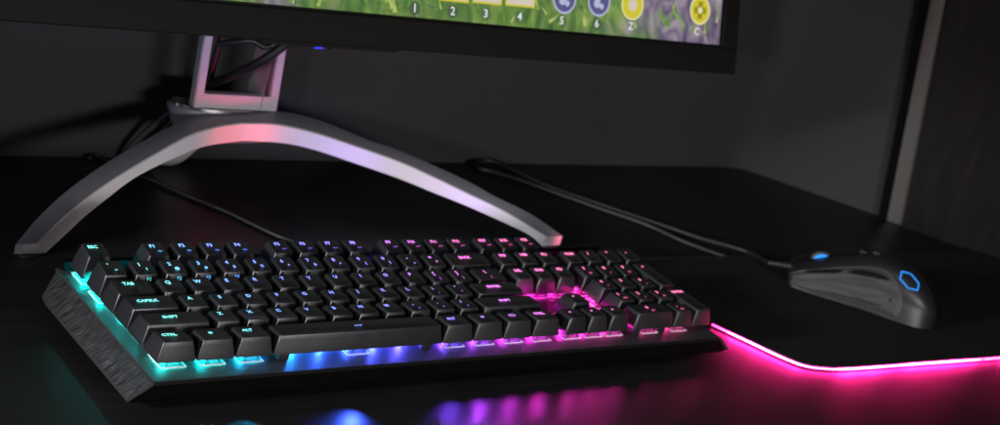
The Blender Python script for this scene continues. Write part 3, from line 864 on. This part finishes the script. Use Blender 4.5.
# bezel: four bars (local x right, y up, z toward viewer)
bm = bmesh.new()
box(bm, -WID, 0, 0, SB-.8, -10, 0, .9)
hobj('lower_bezel', bm, M_BEZEL)
bm = bmesh.new()
box(bm, SR+.8, 0, SB-.8+.05, HGT-8, -10, -.1, .7); hobj('side_bezel', bm, M_BEZEL)
bm = bmesh.new()
box(bm, -WID, -WID-SR-.8, SB-.8+.05, HGT-8, -10, -.1, .7); hobj('side_bezel', bm, M_BEZEL)
bm = bmesh.new(); box(bm, -WID, 0, HGT-8+.05, HGT, -10, -.05, .7); hobj('upper_bezel', bm, M_BEZEL)
# back shell
bm = bmesh.new()
bb0 = [(-WID+1, 1), (-1, 1), (-1, HGT-1), (-WID+1, HGT-1)]
ins = lambda d: [(-WID+1+d*1.5, 1+d), (-1-d*1.5, 1+d), (-1-d*1.5, HGT-1-d), (-WID+1+d*1.5, HGT-1-d)]
rings(bm, [[(x, y, -9.5) for x, y in ins(0)], [(x, y, -16) for x, y in ins(2)], [(x, y, -30) for x, y in ins(30)], [(x, y, -48) for x, y in ins(90)]])
hobj('rear_shell', bm, M_BLACKP)
# mounting neck to the column
bm = bmesh.new()
ctr = hc.x - C0.x
box(bm, ctr-45, ctr+45, 110, 220, -75, -46, 6); hobj('mount', bm, M_BLACKP)
# chin lip with power light
c0 = scr(258, 45)[0]; c1 = scr(403, 54)[0]
bm = bmesh.new()
poly_slab(bm, [(c0, 1, -1), (c0+6, -2.2, -1), (c1-5, -2.2, -1), (c1, 1, -1)], (0, 0, -8))
hobj('chin_lip', bm, M_BEZEL)
lx = scr(321, 51)[0]
bm = bmesh.new(); box(bm, lx-2.6, lx+2.6, -3.4, -2.0, -5, -.6, .5)
hobj('power_light', bm, emat('power_light', (.06, .07, 1.), .9))
bm = bmesh.new(); box(bm, lx+9, lx+16, -3.3, -2.1, -5, -1.2, .4)
hobj('menu_button', bm, M_BLACKP)

# screen (lit), black inner border
def screenmat():
    m, nt, out = new_mat('screen_picture'); n = N(nt)
    tc = n('TexCoord')
    mp = n('Mapping', {'Vector': tc.outputs['Object'], 'Rotation': (0, 0, .5), 'Scale': (34, 22, 1)})
    w = n('TexNoise', {'Vector': mp.outputs[0], 'Scale': 1.0, 'Detail': 5., 'Distortion': 2.2})
    mp2 = n('Mapping', {'Vector': tc.outputs['Object'], 'Rotation': (0, 0, -.7), 'Scale': (80, 24, 1)})
    bl_ = n('TexNoise', {'Vector': mp2.outputs[0], 'Scale': 1., 'Detail': 2., 'Distortion': 1.0})
    big = n('TexNoise', {'Vector': tc.outputs['Object'], 'Scale': 14., 'Detail': 2.})
    g = ramp(n, w.outputs['Fac'], [(.32, (.045, .13, .06)), (.46, (.10, .25, .07)), (.56, (.22, .42, .08)), (.68, (.45, .60, .20))])
    bl2 = ramp(n, bl_.outputs['Fac'], [(.35, (.10, .22, .06)), (.55, (.30, .46, .10)), (.7, (.58, .66, .28))])
    m1 = n('MixRGB', {'Fac': .45, 'Color1': g, 'Color2': bl2})
    pur = ramp(n, w.outputs['Fac'], [(.35, (.13, .10, .20)), (.5, (.34, .27, .38)), (.66, (.62, .52, .60))])
    sx = n('SeparateXYZ', {0: tc.outputs['Object']})
    # more lilac ground towards the right end and in patches on the left
    ax_ = n('MapRange', {'Value': sx.outputs[0], 1: -.16, 2: -.02, 3: -.16, 4: .22})
    bsum = n('Math', {0: big.outputs['Fac'], 1: ax_.outputs[0]}, operation='ADD')
    lf = n('MapRange', {'Value': sx.outputs[0], 1: -.50, 2: -.36, 3: .10, 4: 0.})
    bs2 = n('Math', {0: bsum.outputs[0], 1: lf.outputs[0]}, operation='ADD')
    pf = ramp(n, bs2.outputs[0], [(.47, (0, 0, 0)), (.60, (1, 1, 1))])
    m2 = n('MixRGB', {'Fac': pf, 'Color1': m1.outputs[0], 'Color2': pur})
    up = n('MapRange', {'Value': sx.outputs[1], 1: .06, 2: .13, 3: 0., 4: 1.})
    dim_top = ramp(n, w.outputs['Fac'], [(.3, (.05, .05, .10)), (.7, (.16, .14, .22))])  # unseen upper picture, dimmed and made bluish so it casts less green
    m3 = n('MixRGB', {'Fac': up.outputs[0], 'Color1': m2.outputs[0], 'Color2': dim_top})
    e = n('Emission', {'Color': m3.outputs[0], 'Strength': .62})
    g_ = n('BsdfGlossy', {'Color': (1, 1, 1, 1), 'Roughness': .4})
    mx = n('MixShader', {0: .02, 1: e.outputs[0], 2: g_.outputs[0]})
    nt.links.new(mx.outputs[0], out.inputs[0]); return m
bm = bmesh.new(); box(bm, -WID-SR-.8-.5, SR+1.2, SB-1, HGT-7.6, -7, -3.0)
hobj('screen_border', bm, M_GLASSBLK)
bm = bmesh.new(); box(bm, -WID-SR+1.5, SR-.8, SB+1.3, HGT-10, -4, -2.7)
screen = hobj('screen', bm, screenmat())
def sobj(name, bm, mat): return hobj(name, bm, mat, screen)
E_WHITE = emat('icon_white', (.85, .87, .85), .95); E_CREAM = emat('icon_cream', (.80, .70, .58), .8)
E_YEL = emat('icon_yellow', (.75, .66, .05), .8); E_PURP = emat('icon_purple', (.13, .12, .30), .8)
E_LILAC = emat('icon_lilac', (.55, .58, .80), .8); E_OLIVE = emat('icon_olive', (.35, .30, .02), .8); E_PALE = emat('icon_pale_yellow', (.85, .85, .42), .85)
E_DARK = emat('icon_dark', (.10, .17, .08), .7); E_LIME = emat('icon_lime', (.55, .62, .05), .85)
def disc(bm, x, y, r, z, n=28, r0=0):
    if r0 == 0:
        a = [bm.verts.new((x+r*math.cos(2*math.pi*k/n), y+r*math.sin(2*math.pi*k/n), z)) for k in range(n)]; bm.faces.new(a)
    else:
        a = [bm.verts.new((x+r*math.cos(2*math.pi*k/n), y+r*math.sin(2*math.pi*k/n), z)) for k in range(n)]
        b = [bm.verts.new((x+r0*math.cos(2*math.pi*k/n), y+r0*math.sin(2*math.pi*k/n), z)) for k in range(n)]
        for k in range(n): bm.faces.new((a[k], a[(k+1) % n], b[(k+1) % n], b[k]))
# numbers under the icons
for ch, px, py in (('1', 417, 8.5), ('2', 455, 11.5), ('3', 488, 14), ('4', 522, 17), ('5', 564, 21), ('6', 599, 24), ('Z', 633, 26.5), ('C', 699, 32)):
    x, y = scr(px, py)
    if ch in '123456':
        bm = bmesh.new(); disc(bm, x, y, 5.0, -2.62, 24); sobj('number_shadow', bm, E_DARK if ch in '126' else emat('icon_green', (.10, .20, .08), .8))
    o = text_obj('icon_number', ch, 8.6, E_WHITE, Matrix.Translation(Vector((x, y, -2.5))*MM), screen)
# item boxes (only their lower edges show in the frame)
for a, b, py0, py1 in ((441, 471, 1.5, 2.5), (474.5, 504, 3.6, 4.9), (507.5, 537, 6.2, 7.8)):
    x0, y0 = scr(a, py0); x1, y1 = scr(b, py1); y0 = y1 = (y0+y1)/2
    bm = bmesh.new(); box(bm, x0, x1, y0, y0+24, -2.7, -2.60); it = sobj('item_box', bm, E_YEL)
    bm = bmesh.new(); box(bm, x0+1.2, x1-1.2, y0+1.4, y0+22.8, -2.7, -2.55); sobj('item_box', bm, E_CREAM)
    bm = bmesh.new(); box(bm, x0+8, x0+11, y0+5, y0+16, -2.7, -2.50); sobj('item_mark', bm, E_PURP)
# round ability icons
for px, py, r in ((567, -2, 12.2), (601.5, 1.2, 12.0)):
    x, y = scr(px, py)
    bm = bmesh.new(); disc(bm, x, y, r, -2.60); sobj('round_icon', bm, E_LILAC)
    bm = bmesh.new(); disc(bm, x, y, r-1.6, -2.56); sobj('round_icon', bm, E_PURP)
    bm = bmesh.new(); disc(bm, x-2, y-2, 3.6, -2.52, 10); disc(bm, x+3, y-4, 2.4, -2.52, 7); disc(bm, x-.5, y+3, 3.0, -2.51, 6); sobj('icon_glyph', bm, E_LILAC)
x, y = scr(635, 5)
bm = bmesh.new(); disc(bm, x, y, 12.2, -2.60); sobj('round_icon', bm, E_PALE)
bm = bmesh.new(); disc(bm, x, y, 10.8, -2.56); sobj('round_icon', bm, E_YEL)
bm = bmesh.new(); disc(bm, x, y, 5.2, -2.52, 8); sobj('icon_glyph', bm, E_CREAM)
x, y = scr(702.5, 10.5)
bm = bmesh.new(); disc(bm, x, y, 12.0, -2.60); sobj('round_icon', bm, E_PALE)
bm = bmesh.new(); disc(bm, x, y, 10.4, -2.56); sobj('round_icon', bm, E_YEL)
bm = bmesh.new(); box(bm, x-2.6, x+2.6, y-7, y+7, -2.56, -2.53); box(bm, x-7, x+7, y-2.6, y+2.6, -2.555, -2.525); sobj('icon_glyph', bm, E_OLIVE)
bm = bmesh.new(); disc(bm, x, y, 3.2, -2.50, 5); sobj('icon_glyph', bm, E_PALE)
# grass blades drawn on the picture
bm = bmesh.new(); rnd = random.Random(8)
for k in range(80):
    px = rnd.choice([rnd.uniform(175, 420), rnd.uniform(380, 725)]); x, y = scr(px, 9.5+(px-300)*.0865)
    y = SB+1.6+rnd.uniform(0, 22); L = rnd.uniform(10, 26); a = rnd.gauss(math.pi/2, .55); cvt = rnd.uniform(-.9, .9); wd = rnd.uniform(.8, 2.0)
    prev = None; pts = []
    for i in range(7):
        t = i/6; pts.append(Vector((x, y, 0))); x += math.cos(a)*L/6; y += math.sin(a)*L/6; a += cvt/6
    if min(p.x for p in pts) < -WID-SR+4 or max(p.x for p in pts) > SR-2: continue
    lft, rgt = [], []
    for i, p in enumerate(pts):
        d = (pts[min(i+1, 6)]-pts[max(i-1, 0)]).normalized(); q = Vector((-d.y, d.x, 0))*wd*(1-i/6.2)
        z = -2.66+.0006*k/1
        lft.append(bm.verts.new((p+q).to_tuple()[:2]+(z-.0,))); rgt.append(bm.verts.new((p-q).to_tuple()[:2]+(z,)))
    for i in range(6): bm.faces.new((lft[i], lft[i+1], rgt[i+1], rgt[i]))
def blademat():
    m, nt, out = new_mat('picture_grass'); n = N(nt)
    tc = n('TexCoord'); nz = n('TexNoise', {'Vector': tc.outputs['Object'], 'Scale': 60., 'Detail': 1.})
    c = ramp(n, nz.outputs['Fac'], [(.35, (.07, .17, .07)), (.5, (.20, .36, .08)), (.62, (.48, .55, .16))])
    e = n('Emission', {'Color': c, 'Strength': .9}); nt.links.new(e.outputs[0], out.inputs[0]); return m
tag(sobj('picture_grass', bm, blademat()), kind='stuff')

# ================================================================== LIGHTS
w = bpy.data.worlds.new('World'); sc.world = w; w.use_nodes = True
w.node_tree.nodes['Background'].inputs[0].default_value = (.5, .55, .65, 1); w.node_tree.nodes['Background'].inputs[1].default_value = .03
def area(name, loc, aim, sx, sy, power, col):
    l = bpy.data.lights.new(name, 'AREA'); l.shape = 'RECTANGLE'; l.size = sx*MM; l.size_y = sy*MM; l.energy = power; l.color = col
    o = bpy.data.objects.new(name, l); COL.objects.link(o); o.location = Vector(loc)*MM
    o.rotation_euler = (Vector(aim)-Vector(loc)).to_track_quat('-Z', 'Y').to_euler(); return o
def spot(name, loc, aim, power, col, ang, blend=1., rad=12):
    l = bpy.data.lights.new(name, 'SPOT'); l.energy = power; l.color = col; l.spot_size = math.radians(ang); l.spot_blend = blend; l.shadow_soft_size = rad*MM
    o = bpy.data.objects.new(name, l); COL.objects.link(o); o.location = Vector(loc)*MM
    o.rotation_euler = (Vector(aim)-Vector(loc)).to_track_quat('-Z', 'Y').to_euler(); return o
area('front_softbox', (330, -1200, 230), (200, 260, 0), 460, 120, 8.8, (1., .955, .94))
area('left_softbox', (-950, 180, 330), (150, 60, 0), 320, 240, 1.6, (.85, .89, 1.))
spot('wall_fill', (-500, -150, 420), (0, 345, 60), 1.1, (.95, .97, 1.), 60, 1., 220)
spot('left_key', (-1000, -100, 310), (205, 25, 5), 60., (.95, .96, 1.), 19.5, .35, 70)
spot('edge_light', (-800, -700, 270), (225, 5, 5), 24., (.97, .95, 1.), 24, .5, 60)
spot('wall_light', (450, -300, 700), (700, 360, 20), 2.2, (1., .98, .96), 75, rad=120)
spot('added_red_spot', (170, 170, -12), (190, 275, 30), .55, (1., .0, .10), 40)  # added spots, red to pink, tint the stand like key light spill
spot('added_violet_spot', (260, 160, -12), (262, 265, 27), .13, (.34, .09, 1.), 64)
spot('added_warm_spot', (165, 150, -10), (75, 226, 2), .06, (1., .80, .74), 85, 1., 8)  # added to brighten the left leg like bounced key light
spot('added_violet_spot', (350, 140, -12), (350, 238, 8), .08, (.50, .16, 1.), 74)
spot('added_pink_spot', (455, 155, -6), (440, 181, -17), .06, (1., .01, .20), 36, rad=3)

for (r, u, w_, h, leg, sub) in KEYS:
    if r == 0:
        x = (u+w_/2)*U; k = 1 if u < 9 else   .3 if u < 11.5 else .20 if u < 13 else .16 if u < 15 else .09 if u < 18 else .03
        l = spot('added_desk_spot', (x-4, -13.5, -4), (x-(28 if w_ < 3 else 42), -62, DZ), (.09 if u < 3 else .17 if w_ < 3 else .28)*k, led_col(u+w_/2), 70, 1., 0)  # unseen spots added to imitate the keys reflected in the desk
# ------------------------------------------------------------------ render settings
sc.view_settings.view_transform = 'Standard'; sc.view_settings.look = 'None'; sc.view_settings.exposure = 0; sc.view_settings.gamma = 1
cy = sc.cycles
cy.use_denoising = True
try: cy.denoiser = 'OPENIMAGEDENOISE'
except Exception: pass
cy.use_light_tree = True
cy.max_bounces = 6; cy.diffuse_bounces = 3; cy.glossy_bounces = 4; cy.transmission_bounces = 4
cy.sample_clamp_indirect = 3; cy.caustics_reflective = False; cy.caustics_refractive = False
sc.render.film_transparent = False
